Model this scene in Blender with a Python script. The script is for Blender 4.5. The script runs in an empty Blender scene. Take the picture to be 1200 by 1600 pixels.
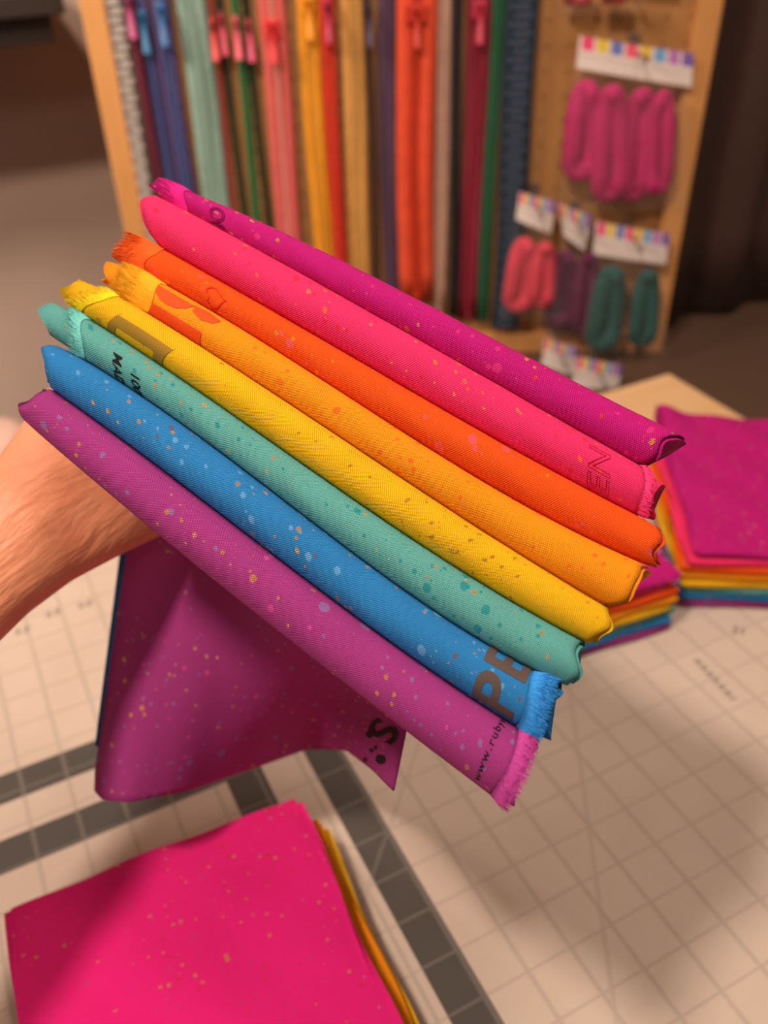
import bpy, bmesh, math, random
import numpy as np
from mathutils import Vector, Matrix
random.seed(7)
rng = np.random.default_rng(7)
SC = bpy.context.scene
COL = SC.collection

# ---------------------------------------------------------------- camera
# world frame: z = 0 is the top of the cutting mat, x and y run along its printed inch grid
F = 1390.0
CAM = np.array([-0.17770444, -0.21531822, 0.44144811])
ROT = np.array([[0.889557461747966, -0.4562429951575065, -0.023018505994596587],
                [-0.28820399226003823, -0.5214026351644941, -0.8031673243408857],
                [0.35443755598679366, 0.7210975117230881, -0.5953086573306989]])
cd = bpy.data.cameras.new('camera')
cam = bpy.data.objects.new('camera', cd); COL.objects.link(cam)
cd.sensor_fit = 'HORIZONTAL'; cd.sensor_width = 36.0; cd.lens = 36.0 * F / 1200.0
cd.clip_start = 0.01; cd.clip_end = 30
cd.dof.use_dof = True; cd.dof.focus_distance = 0.278; cd.dof.aperture_fstop = 10.8
m = Matrix.Identity(4)
for i in range(3):
    m[i][0] = ROT[0][i]; m[i][1] = -ROT[1][i]; m[i][2] = -ROT[2][i]; m[i][3] = CAM[i]
cam.matrix_world = m
SC.camera = cam

# ---------------------------------------------------------------- world, lights, exposure
SC.view_settings.view_transform = 'Standard'; SC.view_settings.look = 'None'
SC.view_settings.gamma = 1.0; SC.view_settings.exposure = 0.1
SC.view_settings.use_curve_mapping = False
w = bpy.data.worlds.new('world'); SC.world = w; w.use_nodes = True
w.node_tree.nodes['Background'].inputs[0].default_value = (1.0, 0.80, 0.66, 1)
w.node_tree.nodes['Background'].inputs[1].default_value = 0.08

def area(name, loc, target, size, power, color):
    l = bpy.data.lights.new(name, 'AREA'); l.shape = 'DISK'; l.size = size; l.energy = power; l.color = color
    o = bpy.data.objects.new(name, l); COL.objects.link(o); o.location = loc
    o.rotation_euler = (Vector(target) - Vector(loc)).to_track_quat('-Z', 'Y').to_euler()
    return o
WARM = (1.0, 0.83, 0.68)
area('lamp_above_left', (-0.56, -0.08, 1.34), (-0.10, 0.02, 0.2), 0.15, 13.5, WARM)
area('ceiling_lamp_behind', (-0.75, -1.35, 1.55), (-0.08, 0.0, 0.25), 0.30, 2.8, WARM)
area('ceiling_lamp_right', (0.85, -0.55, 1.75), (0.1, 0.1, 0.1), 0.30, 4.5, WARM)
area('board_fill_light', (0.2, 0.0, 1.9), (0.4, 0.75, 0.1), 0.35, 10, WARM)  # added fill to brighten the board, stands for no real fixture
area('wall_fill_light', (-0.78, 0.62, 0.95), (-0.15, 1.15, 0.05), 0.25, 5.5, WARM).data.spread = math.radians(110)  # unseen fill added to lift the back wall

# ---------------------------------------------------------------- projection helpers (real points in the room)
def ray(px, py):
    return ROT.T @ np.array([(px - 600.0) / F, (py - 800.0) / F, 1.0])
def at(px, py, depth):
    return CAM + depth * ray(px, py)
def on_z(px, py, z):
    d = ray(px, py); return CAM + d * ((z - CAM[2]) / d[2])
def on_plane(px, py, p0, n):
    d = ray(px, py); return CAM + d * (np.dot(p0 - CAM, n) / np.dot(d, n))
def project(p):
    c = (np.asarray(p) - CAM) @ ROT.T
    return 600 + F * c[..., 0] / c[..., 2], 800 + F * c[..., 1] / c[..., 2]
def unit(v):
    v = np.asarray(v, float); return v / np.linalg.norm(v)

# ---------------------------------------------------------------- object helpers
def tag(o, label=None, cat=None, group=None, kind=None):
    if label: o['label'] = label
    if cat: o['category'] = cat
    if group: o['group'] = group
    if kind: o['kind'] = kind
    return o
def empty(name, loc=(0, 0, 0)):
    o = bpy.data.objects.new(name, None); COL.objects.link(o); o.location = loc
    o.empty_display_size = 0.02
    return o
def link(name, me, mat, parent=None, smooth=True):
    o = bpy.data.objects.new(name, me); COL.objects.link(o)
    if mat is not None: me.materials.append(mat)
    if smooth: me.polygons.foreach_set('use_smooth', [True] * len(me.polygons))
    if parent is not None:
        o.parent = parent
        o.matrix_parent_inverse = Matrix.Translation(parent.location).inverted()
    return o
def mesh(name, V, Fc, mat, parent=None, smooth=True, uv=None):
    me = bpy.data.meshes.new(name)
    me.from_pydata([tuple(map(float, v)) for v in V], [], [tuple(map(int, f)) for f in Fc])
    if uv is not None:
        l = me.uv_layers.new(name='UVMap')
        vi = np.zeros(len(me.loops), dtype=np.int32); me.loops.foreach_get('vertex_index', vi)
        l.data.foreach_set('uv', np.asarray(uv, dtype=np.float32)[vi].ravel())
    me.update()
    return link(name, me, mat, parent, smooth)
def grid_faces(nu, nv, base=0, close_v=False):
    f = []
    for i in range(nu - 1):
        for j in range(nv if close_v else nv - 1):
            j2 = (j + 1) % nv
            f.append((base + i * nv + j, base + (i + 1) * nv + j, base + (i + 1) * nv + j2, base + i * nv + j2))
    return f
def box(name, lo, hi, mat, parent=None, bevel=0.0, frame=None):
    bm = bmesh.new(); bmesh.ops.create_cube(bm, size=1.0)
    lo = np.array(lo, float); hi = np.array(hi, float)
    for v in bm.verts:
        v.co = Vector((lo + hi) / 2 + np.array(v.co) * (hi - lo))
    if bevel: bmesh.ops.bevel(bm, geom=bm.edges[:], offset=bevel, segments=2, affect='EDGES', profile=0.6)
    if frame is not None:
        o_, ax = frame
        for v in bm.verts: v.co = Vector(o_ + ax.T @ np.array(v.co))
    me = bpy.data.meshes.new(name); bm.to_mesh(me); bm.free()
    return link(name, me, mat, parent, False)
def tube_geo(pts, rad, n=8):
    pts = [np.asarray(p, float) for p in pts]; V = []; Fc = []
    up = np.array([0.13, 0.21, 0.97])
    for i, p in enumerate(pts):
        d = unit(pts[min(i + 1, len(pts) - 1)] - pts[max(i - 1, 0)])
        a = np.cross(d, up)
        a = unit(a) if np.linalg.norm(a) > 1e-3 else unit(np.cross(d, [1, 0, 0]))
        b = np.cross(d, a); r = rad[i] if hasattr(rad, '__len__') else rad
        for k in range(n):
            t = 2 * math.pi * k / n; V.append(p + r * (a * math.cos(t) + b * math.sin(t)))
    Fc += grid_faces(len(pts), n, 0, True)
    Fc.append(tuple(range(n - 1, -1, -1))); Fc.append(tuple(range((len(pts) - 1) * n, len(pts) * n)))
    return V, Fc
def tube(name, pts, rad, mat, parent=None, n=8):
    V, Fc = tube_geo(pts, rad, n); return mesh(name, V, Fc, mat, parent)

# ---------------------------------------------------------------- materials
def lin(h):
    c = [int(h[i:i + 2], 16) / 255 for i in (0, 2, 4)]
    return tuple(x / 12.92 if x <= 0.04045 else ((x + 0.055) / 1.055) ** 2.4 for x in c) + (1.0,)
class NT:
    def __init__(s, name):
        s.m = bpy.data.materials.new(name); s.m.use_nodes = True; s.t = s.m.node_tree
        s.b = s.t.nodes['Principled BSDF']
    def n(s, typ, **kw):
        x = s.t.nodes.new(typ)
        for k, v in kw.items(): setattr(x, k, v)
        return x
    def l(s, a, b): s.t.links.new(a, b)
    def put(s, sock, v):
        if isinstance(v, (int, float, tuple, list)): sock.default_value = v
        else: s.l(v, sock)
    def math(s, op, a, b=0.0, c=0.0):
        x = s.n('ShaderNodeMath', operation=op)
        s.put(x.inputs[0], a); s.put(x.inputs[1], b); s.put(x.inputs[2], c); return x.outputs[0]
    def mix(s, f, a, b, mode='MIX'):
        x = s.n('ShaderNodeMix', data_type='RGBA', blend_type=mode)
        s.put(x.inputs[0], f); s.put(x.inputs[6], a); s.put(x.inputs[7], b); return x.outputs[2]
    def noise(s, vec, scale, detail=2.0, rough=0.5):
        x = s.n('ShaderNodeTexNoise'); s.l(vec, x.inputs['Vector'])
        x.inputs['Scale'].default_value = scale; x.inputs['Detail'].default_value = detail
        x.inputs['Roughness'].default_value = rough; return x
    def ramp(s, v, stops, interp='LINEAR'):
        x = s.n('ShaderNodeValToRGB'); r = x.color_ramp; r.interpolation = interp
        while len(r.elements) > 1: r.elements.remove(r.elements[0])
        r.elements[0].position = stops[0][0]; r.elements[0].color = stops[0][1]
        for p, c in stops[1:]:
            e = r.elements.new(p); e.color = c
        s.l(v, x.inputs[0]); return x.outputs[0]
    def bump(s, h, strength=0.5, dist=0.001):
        x = s.n('ShaderNodeBump'); x.inputs['Strength'].default_value = strength
        x.inputs['Distance'].default_value = dist; s.l(h, x.inputs['Height']); s.l(x.outputs[0], s.b.inputs['Normal'])
    def obj(s): return s.n('ShaderNodeTexCoord').outputs['Object']
    def uv(s): return s.n('ShaderNodeTexCoord').outputs['UV']
def plain(name, col, rough=0.6, var=0.12, scale=40, metal=0.0, bump=0.0, spec=0.5):
    t = NT(name); c = lin(col) if isinstance(col, str) else col
    nz = t.noise(t.obj(), scale, 4)
    d = tuple(x * (1 - var) for x in c[:3]) + (1,); u = tuple(min(1, x * (1 + var)) for x in c[:3]) + (1,)
    t.l(t.mix(nz.outputs[0], d, u), t.b.inputs['Base Color'])
    t.b.inputs['Roughness'].default_value = rough; t.b.inputs['Metallic'].default_value = metal
    t.b.inputs['Specular IOR Level'].default_value = spec
    if bump: t.bump(nz.outputs[0], bump, 0.002)
    return t.m
def weave(t, uv, pitch):
    sep = t.n('ShaderNodeSeparateXYZ'); t.l(uv, sep.inputs[0])
    k = 2 * math.pi / pitch
    a = t.math('SINE', t.math('MULTIPLY', sep.outputs[0], k)); b = t.math('SINE', t.math('MULTIPLY', sep.outputs[1], k * 1.12))
    return t.math('MULTIPLY_ADD', t.math('MULTIPLY', a, b), 0.5, 0.5)
def fabric(name, base, splats, gold=0.5, seed=0.0, pitch=0.00080, sheen=0.06, goldcol='d69a3a'):
    """printed quilting cotton: plain weave, paint splats of its own colours and metallic gold specks"""
    t = NT(name); uv = t.uv()
    off = t.n('ShaderNodeVectorMath', operation='ADD'); t.l(uv, off.inputs[0]); off.inputs[1].default_value = (seed, seed * 1.7, 0)
    wob = t.noise(off.outputs[0], 900, 1)
    dis = t.n('ShaderNodeVectorMath', operation='MULTIPLY_ADD'); t.l(wob.outputs['Color'], dis.inputs[0])
    dis.inputs[1].default_value = (0.0009, 0.0009, 0); t.l(off.outputs[0], dis.inputs[2])
    P = dis.outputs[0]
    wv = weave(t, uv, pitch)
    c = lin(base); big = t.noise(off.outputs[0], 28, 2)
    col = t.mix(big.outputs[0], tuple(x * 0.93 for x in c[:3]) + (1,), tuple(min(1, x * 1.07) for x in c[:3]) + (1,))
    def dots(scale, dens, rmin, rmax, clus, shift):
        sh = t.n('ShaderNodeVectorMath', operation='ADD'); t.l(P, sh.inputs[0]); sh.inputs[1].default_value = (shift, shift * 0.37, 0)
        v = t.n('ShaderNodeTexVoronoi', voronoi_dimensions='2D', feature='F1'); t.l(sh.outputs[0], v.inputs['Vector'])
        v.inputs['Scale'].default_value = scale
        sp = t.n('ShaderNodeSeparateColor'); t.l(v.outputs['Color'], sp.inputs[0])
        r = t.math('MULTIPLY_ADD', t.math('POWER', sp.outputs[0], 1.6), rmax - rmin, rmin)
        inside = t.math('MULTIPLY', t.math('SUBTRACT', r, v.outputs['Distance']), 30.0)
        inside = t.math('MINIMUM', t.math('MAXIMUM', inside, 0.0), 1.0)
        keep = t.math('LESS_THAN', sp.outputs[1], dens)
        cl = t.noise(sh.outputs[0], clus, 0)
        g = t.math('GREATER_THAN', cl.outputs[0], 0.47)
        return t.math('MULTIPLY', t.math('MULTIPLY', inside, keep), g)
    for i, (h, sc_, dens, rmax) in enumerate(splats):
        k = dots(sc_, min(1.0, dens * 1.7), 0.04, rmax * 0.5, 24, 1.37 * (i + 1))
        col = t.mix(t.math('MULTIPLY', k, 0.85), col, lin(h))
    h2 = splats[0][0]; k = dots(210, 0.55, 0.03, 0.22, 26, 3.3); col = t.mix(t.math('MULTIPLY', k, 0.8), col, lin(h2))
    gm = dots(170, gold, 0.04, 0.17, 30, 5.1)
    gb = dots(85, gold * 0.6, 0.03, 0.12, 20, 9.3)
    gm = t.math('MAXIMUM', gm, gb)
    gr = t.noise(uv, 4200, 0)
    gm = t.math('MULTIPLY', gm, t.math('GREATER_THAN', gr.outputs[0], 0.42))
    sh = t.math('MULTIPLY_ADD', wv, 1.15, 0.38)  # shade between the threads, put into the colour along the weave
    shade = t.n('ShaderNodeCombineColor')
    for i in range(3): t.l(sh, shade.inputs[i])
    col = t.mix(1.0, col, shade.outputs[0], 'MULTIPLY')
    col = t.mix(gm, col, lin(goldcol))
    t.l(col, t.b.inputs['Base Color'])
    t.l(t.math('MULTIPLY', gm, 0.7), t.b.inputs['Metallic'])
    t.l(t.math('MULTIPLY_ADD', gm, -0.35, 0.78), t.b.inputs['Roughness'])
    t.b.inputs['Specular IOR Level'].default_value = 0.22
    t.b.inputs['Sheen Weight'].default_value = sheen; t.b.inputs['Sheen Roughness'].default_value = 0.5
    t.b.inputs['Sheen Tint'].default_value = tuple(min(1, x * 1.5 + 0.1) for x in c[:3]) + (1,)
    t.bump(wv, 0.9, 0.00025)
    return t.m
NAMES = ['purple', 'blue', 'teal', 'yellow', 'amber', 'orange', 'pink', 'magenta']
BASE = ['a43682', '2a80c4', '60aaa6', 'f0b610', 'f79410', 'f85410', 'f8306e', 'c01078']
SPLAT = [[('8f6aa8', 75, 0.4, 0.34), ('d84a9a', 110, 0.3, 0.3)], [('6aa6dc', 90, 0.4, 0.34), ('6a5a5e', 110, 0.35, 0.3)],
         [('1c8f98', 95, 0.5, 0.34), ('1c8f98', 160, 0.3, 0.28)], [('b07c10', 150, 0.3, 0.26), ('e0a818', 80, 0.3, 0.3)],
         [('fa6a1c', 95, 0.4, 0.34), ('f2922e', 140, 0.3, 0.3)], [('ff5a66', 85, 0.42, 0.36), ('ff8a18', 120, 0.35, 0.3)],
         [('f0203a', 110, 0.4, 0.32), ('fd6a30', 120, 0.3, 0.32)], [('e03080', 85, 0.4, 0.34), ('d8302a', 110, 0.3, 0.3)]]
GOLD = [0.6, 0.7, 0.6, 0.55, 0.15, 0.1, 0.5, 0.6]
FAB = {n: fabric('cotton_' + n, b, s, g, 0.31 * (i + 1)) for i, (n, b, s, g) in enumerate(zip(NAMES, BASE, SPLAT, GOLD))}
FAB['lit_magenta'] = fabric('cotton_bright_magenta', 'ee1c80', SPLAT[7], 0.6, 4.4)  # same magenta cotton, its colour brightened for stronger light on the near stack
THREAD = {n: plain('thread_' + n, tuple(min(1.0, x * 1.35 + 0.01) for x in lin(b)[:3]) + (1,), 0.85, 0.2, 900, spec=0.2) for n, b in zip(NAMES, BASE)}
def ink(name, h, pitch=0.00074):
    t = NT(name); wv = weave(t, t.uv(), pitch); c = lin(h)
    t.l(t.mix(wv, tuple(x * 0.6 for x in c[:3]) + (1,), tuple(min(1, x * 1.3 + 0.004) for x in c[:3]) + (1,)), t.b.inputs['Base Color'])  # ink colour carries the same thread-gap shade
    t.b.inputs['Roughness'].default_value = 0.8; t.b.inputs['Specular IOR Level'].default_value = 0.2
    t.bump(wv, 0.5, 0.0002); return t.m
def wood(name, a, b, sc=(60, 60, 4), rough=0.55):
    t = NT(name); mp = t.n('ShaderNodeMapping'); t.l(t.obj(), mp.inputs[0]); mp.inputs['Scale'].default_value = sc
    nz = t.noise(mp.outputs[0], 1.0, 6, 0.6)
    t.l(t.ramp(nz.outputs[0], [(0.3, lin(a)), (0.7, lin(b))]), t.b.inputs['Base Color'])
    t.b.inputs['Roughness'].default_value = rough; t.bump(nz.outputs[0], 0.15, 0.001); return t.m

# ---------------------------------------------------------------- room shell
M_wall = plain('painted_wall', 'd0b3a2', 0.85, 0.05, 6, bump=0.05)
M_floor = plain('dark_carpet', '3b2f28', 0.95, 0.25, 300, bump=0.4)
def structure(o): o['kind'] = 'structure'; return o
structure(box('floor', (-2.2, -1.6, -0.80), (2.4, 1.25, -0.75), M_floor))
structure(box('wall_back', (-2.2, 1.15, -0.75), (2.4, 1.25, 1.75), M_wall))
structure(box('wall_right', (2.3, -1.6, -0.75), (2.4, 1.15, 1.75), M_wall))
structure(box('baseboard_back', (-2.2, 1.135, -0.75), (2.3, 1.15, -0.66), plain('baseboard_paint', 'c9b7a4', 0.5)))

# ---------------------------------------------------------------- table and cutting mat
M_table = wood('pale_birch', 'd6a878', 'e2b98a', (4, 50, 50), 0.5)
tb = empty('work_table', (-0.2, 0.0, -0.75))
tag(tb, 'pale wooden work table under the printed cutting mat', 'table')
box('tabletop', (-0.85, -0.42, -0.03), (0.459, 0.395, -0.002), M_table, tb, 0.003)
for x, y in ((-0.8, -0.37), (-0.8, 0.345), (0.41, -0.37), (0.41, 0.345)):
    box('leg', (x - 0.025, y - 0.025, -0.75), (x + 0.025, y + 0.025, -0.031), M_table, tb, 0.003)
IN = 0.0254
def mat_material():
    t = NT('cutting_mat_print'); o = t.obj()
    s = t.n('ShaderNodeSeparateXYZ'); t.l(o, s.inputs[0])
    X = t.math('DIVIDE', s.outputs[0], IN); Y = t.math('DIVIDE', s.outputs[1], IN)
    def line(v, half):      # 1 on the lines of an inch grid
        fr = t.math('ABSOLUTE', t.math('SUBTRACT', t.math('FRACT', t.math('ADD', v, 100.5)), 0.5))
        return t.math('LESS_THAN', fr, half)
    gx = t.math('MULTIPLY', line(X, 0.05), 0.9); gy = t.math('MULTIPLY', line(Y, 0.028), 0.9)
    g = t.math('MAXIMUM', gx, gy)
    def diag(ax, ay, bx, by, half):
        dx, dy = bx - ax, by - ay; L = math.hypot(dx, dy); nx, ny = -dy / L, dx / L
        d = t.math('ADD', t.math('MULTIPLY', X, nx), t.math('MULTIPLY_ADD', Y, ny, -(ax * nx + ay * ny)))
        return t.math('MULTIPLY', t.math('LESS_THAN', t.math('ABSOLUTE', d), half), 0.7)
    pA = on_z(907, 1200, 0) / IN; pB = on_z(963, 1597, 0) / IN
    g = t.math('MAXIMUM', g, diag(pA[0], pA[1], pB[0], pB[1], 0.05))
    pA = on_z(636, 1215, 0) / IN; pB = on_z(580, 1372, 0) / IN
    g = t.math('MAXIMUM', g, diag(pA[0], pA[1], pB[0], pB[1], 0.04))
    def ell(x0, y0, wd):    # L-shaped printed border
        d = t.math('MAXIMUM', t.math('SUBTRACT', X, x0), t.math('SUBTRACT', Y, y0))
        return t.math('MULTIPLY', t.math('LESS_THAN', d, 0.0), t.math('GREATER_THAN', d, -wd))
    dark = t.math('MAXIMUM', ell(-1.93, 7.63, 0.86), ell(-3.85, 5.8, 0.87))
    nz = t.noise(o, 30, 5)
    light = t.mix(nz.outputs[0], lin('c4afa0'), lin('cfbcae'))
    light = t.mix(t.math('MULTIPLY', g, 0.55), light, lin('a3948a'))
    dk = t.mix(nz.outputs[0], lin('4b4542'), lin('58524e'))
    dk = t.mix(t.math('MULTIPLY', g, 0.55), dk, lin('857c75'))
    t.l(t.mix(dark, light, dk), t.b.inputs['Base Color'])
    t.b.inputs['Roughness'].default_value = 0.62; t.b.inputs['Specular IOR Level'].default_value = 0.3
    fine = t.noise(o, 2500, 2); t.bump(fine.outputs[0], 0.1, 0.0003)
    return t.m
mt = empty('cutting_mat', (-0.1, 0, -0.002))
tag(mt, 'light cutting mat with inch grid and dark printed borders on table', 'cutting mat')
box('mat_sheet', (-0.60, -0.40, -0.002), (0.37, 0.375, 0.0), mat_material(), mt)
M_mark = plain('mat_ink', '94867b', 0.7)
def mark(strokes):          # blurred figures printed on the mat
    V = []; Fc = []
    for (a, b, wd) in strokes:
        a = np.array(a); b = np.array(b); d = unit(b - a); n = np.array([-d[1], d[0]]) * wd / 2
        k = len(V)
        for q in (a - n, b - n, b + n, a + n): V.append((q[0], q[1], 0.0003))
        Fc.append((k, k + 1, k + 2, k + 3))
    mesh('printed_mark', V, Fc, M_mark, mt, False)
for px, py in ((84, 958), (134, 944), (36, 985)):
    g = on_z(px, py, 0)[:2]
    mark([(g + (-0.004, -0.003), g + (-0.003, 0.003), 0.003), (g + (0.001, -0.003), g + (0.004, 0.003), 0.003)])
g = on_z(1152, 985, 0)[:2]
mark([(g + (-0.005, -0.002), g + (0.003, 0.004), 0.002), (g + (0.0, -0.005), g + (0.005, 0.0), 0.002)])
a = on_z(1086, 1033, 0)[:2]; b = on_z(1142, 1092, 0)[:2]
st = []
for i in range(13):
    p = a + (b - a) * (i / 12.0); q = p + np.array([0.0035, 0.0006 if i % 2 else -0.001])
    st.append((p - (0.001, 0), q, 0.0016))
mark(st)

# ---------------------------------------------------------------- dark desk and curtain beyond the table
M_desk = plain('dark_laminate', '5a4234', 0.5, 0.1, 12)
dk = empty('dark_desk', (0.9, 0.5, -0.75))
tag(dk, 'dark brown desk beyond the table corner under the pegboard', 'desk')
bm = bmesh.new()
pl = [(0.05, 0.43), (0.49, 0.43), (0.49, -0.1), (1.7, -0.1), (1.7, 1.12), (0.05, 1.12)]
vs = [bm.verts.new((x, y, -0.135)) for x, y in pl]
fc = bm.faces.new(vs); r = bmesh.ops.extrude_face_region(bm, geom=[fc])
for e in r['geom']:
    if isinstance(e, bmesh.types.BMVert): e.co.z = -0.1
bmesh.ops.recalc_face_normals(bm, faces=bm.faces[:])
me = bpy.data.meshes.new('desktop'); bm.to_mesh(me); bm.free(); link('desktop', me, M_desk, dk, False)
for x0, x1, y0, y1 in ((0.06, 0.08, 0.45, 1.1), (1.66, 1.69, -0.08, 1.1), (0.5, 0.53, -0.08, 0.42)):
    box('side_panel', (x0, y0, -0.75), (x1, y1, -0.1355), M_desk, dk)
t = NT('brown_curtain_cloth'); nz = t.noise(t.obj(), 80, 3)
t.l(t.mix(nz.outputs[0], lin('412a22'), lin('50352b')), t.b.inputs['Base Color']); t.b.inputs['Roughness'].default_value = 0.9
V = []; nx, nzv = 90, 12
for i in range(nx):
    x = 0.672 + 0.95 * i / (nx - 1)
    for j in range(nzv):
        z = -0.096 + 1.25 * j / (nzv - 1)
        V.append((x, 0.632 + 0.010 * math.sin(x * 62 + 0.5 * math.sin(z * 3)) + 0.006 * math.sin(x * 27 + 1.0), z))
cu = mesh('curtain', V, grid_faces(nx, nzv), t.m)
md = cu.modifiers.new('thick', 'SOLIDIFY'); md.thickness = 0.003
tag(cu, 'dark brown curtain hanging beside the right edge of the pegboard', 'curtain')

# ---------------------------------------------------------------- pegboard on the desk
BR = unit([ROT[0][0], ROT[0][1], 0.0]); BN = np.array([BR[1], -BR[0], 0.0])
if np.dot(BN, CAM) < np.dot(BN, [0.6, 0.6, 0]): BN = -BN
BZ = np.array([0, 0, 1.0])
B0 = on_z(1052, 545, -0.1)                  # bottom right corner of the board
BAX = np.stack([BR, BN, BZ])                # board frame: x right, y out of the board, z up
def bd(px, py, off=0.0):                    # board coordinates of a point seen at a pixel, `off` in front of the board
    p = on_plane(px, py, B0 + BN * off, BN); q = p - B0
    return np.array([np.dot(q, BR), np.dot(q, BN), q[2]])
def bw(c): return B0 + BAX.T @ np.asarray(c, float)
xL = bd(128, 0)[0]; xR = bd(1118, 40)[0]
M_post = wood('pine_frame', 'c98a4e', 'd99a5c', (50, 50, 5))
def peg_material():
    t = NT('pegboard_brown'); o = t.obj(); s = t.n('ShaderNodeSeparateXYZ')
    mp = t.n('ShaderNodeMapping'); t.l(o, mp.inputs[0])
    mp.inputs['Rotation'].default_value = (0, 0, -math.atan2(BR[1], BR[0])); t.l(mp.outputs[0], s.inputs[0])
    def fr(v): return t.math('SUBTRACT', t.math('FRACT', t.math('ADD', t.math('DIVIDE', v, 0.0254), 100.0)), 0.5)
    a = fr(s.outputs[0]); b = fr(s.outputs[2])
    d = t.math('SQRT', t.math('ADD', t.math('MULTIPLY', a, a), t.math('MULTIPLY', b, b)))
    hole = t.math('MULTIPLY', t.math('LESS_THAN', d, 0.08), 0.7)
    nz = t.noise(o, 25, 5)
    c = t.mix(nz.outputs[0], lin('a5713e'), lin('b98550'))
    t.l(t.mix(hole, c, lin('1c120b')), t.b.inputs['Base Color']); t.b.inputs['Roughness'].default_value = 0.6
    return t.m
pb = empty('pegboard', tuple(bw(((xL + xR) / 2, 0, 0))))
tag(pb, 'brown framed pegboard hung with zippers and packs behind the bundle', 'pegboard')
FR = (B0, BAX)
box('board_panel', (xL + 0.005, -0.012, 0.002), (xR - 0.005, 0.0, 1.0), peg_material(), pb, frame=FR)
box('frame_post', (xL, -0.02, 0.001), (xL + 0.027, 0.014, 1.0), M_post, pb, 0.002, FR)
box('frame_post', (xR - 0.027, -0.02, 0.001), (xR, 0.014, 1.0), M_post, pb, 0.002, FR)
box('frame_rail', (xL + 0.0275, -0.02, 0.96), (xR - 0.0275, 0.012, 1.0), M_post, pb, 0.002, FR)
box('frame_rail', (xL + 0.0275, -0.02, 0.001), (xR - 0.0275, 0.006, 0.03), M_post, pb, 0.002, FR)

# ---------------------------------------------------------------- zippers hanging on the board
M_steel = plain('hook_steel', 'b9b2ab', 0.3, 0.05, metal=0.9)
def tape_mat(name, h):
    t = NT(name); c = lin(h); s = t.n('ShaderNodeSeparateXYZ'); t.l(t.obj(), s.inputs[0])
    wv = t.math('SINE', t.math('MULTIPLY', s.outputs[2], 1400.0)); nz = t.noise(t.obj(), 60, 3)
    f = t.math('MULTIPLY_ADD', wv, 0.15, nz.outputs[0])
    t.l(t.mix(f, tuple(x * 0.75 for x in c[:3]) + (1,), tuple(min(1, x * 1.2) for x in c[:3]) + (1,)), t.b.inputs['Base Color'])
    t.b.inputs['Roughness'].default_value = 0.8; return t.m
def zipper(xc, wpx, ybot, tape, teeth, label, pull=None, off=0.006, pull_y=None, chunky=False, tilt=0.0):
    a = bd(xc - wpx / 2, 240, off); b = bd(xc + wpx / 2, 240, off)
    x0, x1 = a[0], b[0]; zb = bd(xc, ybot, off)[2]; zt = 0.93
    cx = (x0 + x1) / 2; half = (x1 - x0) / 2; tw = half * 0.16 if not chunky else half * 0.62
    e = empty('zipper', tuple(bw((cx, off, zb)))); tag(e, label, 'zipper', 'zippers hanging on the pegboard')
    mtp = tape_mat('tape_' + tape, tape); mte = plain('teeth_' + teeth, teeth, 0.4, 0.1)
    ph = random.uniform(0, 6)
    for s in (-1, 1):                       # the two woven tapes, gently bowed
        V = []; n = 26; prof = [(0.0, 0.0), (0.0, 0.0012), (0.5, 0.0016), (1.0, 0.0008), (1.0, -0.0002), (0.5, 0.0002)]
        for i in range(n):
            z = zb + (zt - zb) * i / (n - 1)
            bow = 0.0016 * math.sin(z * 14 + ph)
            for (q, y) in prof:
                xx = cx + bow + s * (tw * 0.7 + (half - tw * 0.7) * q)
                V.append(bw((xx, off + y + 0.0012 * math.sin(z * 21 + ph + s), z)))
        Fc = grid_faces(n, len(prof), 0, True)
        Fc += [tuple(range(len(prof))), tuple(range((n - 1) * len(prof), n * len(prof)))]
        mesh('tape', V, Fc, mtp, e)
    V = []; Fc = []; pitch = 0.0034 if not chunky else 0.0085
    nt = int((zt - zb - 0.012) / pitch)
    for i in range(nt):                     # interlocked teeth: joined, far too small to pick apart
        z = zb + 0.01 + i * pitch; bow = 0.0016 * math.sin(z * 14 + ph); s = 1 if i % 2 else -1
        c0 = np.array([cx + bow + s * tw * 0.15, off + 0.0022, z]); h = np.array([tw, 0.0016 if not chunky else 0.0026, pitch * 0.33])
        k = len(V)
        for dx in (-1, 1):
            for dy in (-1, 1):
                for dz in (-1, 1): V.append(bw(c0 + h * (dx, dy, dz)))
        Fc += [(k, k + 1, k + 3, k + 2), (k + 4, k + 6, k + 7, k + 5), (k, k + 4, k + 5, k + 1), (k + 2, k + 3, k + 7, k + 6), (k, k + 2, k + 6, k + 4), (k + 1, k + 5, k + 7, k + 3)]
    tag(mesh('teeth', V, Fc, mte, e, False), kind='stuff')
    box('end_stop', (cx - tw * 1.3, off - 0.001, zb + 0.002), (cx + tw * 1.3, off + 0.0042, zb + 0.008), mte, e, 0.0008, FR)
    if pull_y is not None:
        zz = bd(xc, pull_y, off)[2]; mp_ = plain('slider_' + pull, pull, 0.45, 0.1)
        sl = box('slider', (cx - half * 0.55, off - 0.001, zz - 0.008), (cx + half * 0.55, off + 0.007, zz + 0.01), mp_, e, 0.002, FR)
        tube('pull_tab', [bw((cx, off + 0.008, zz + 0.004)), bw((cx + 0.001, off + 0.012, zz - 0.006)), bw((cx + 0.001, off + 0.011, zz - 0.03))], [0.003, 0.0035, 0.0045], mp_, sl)
    return e
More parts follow.
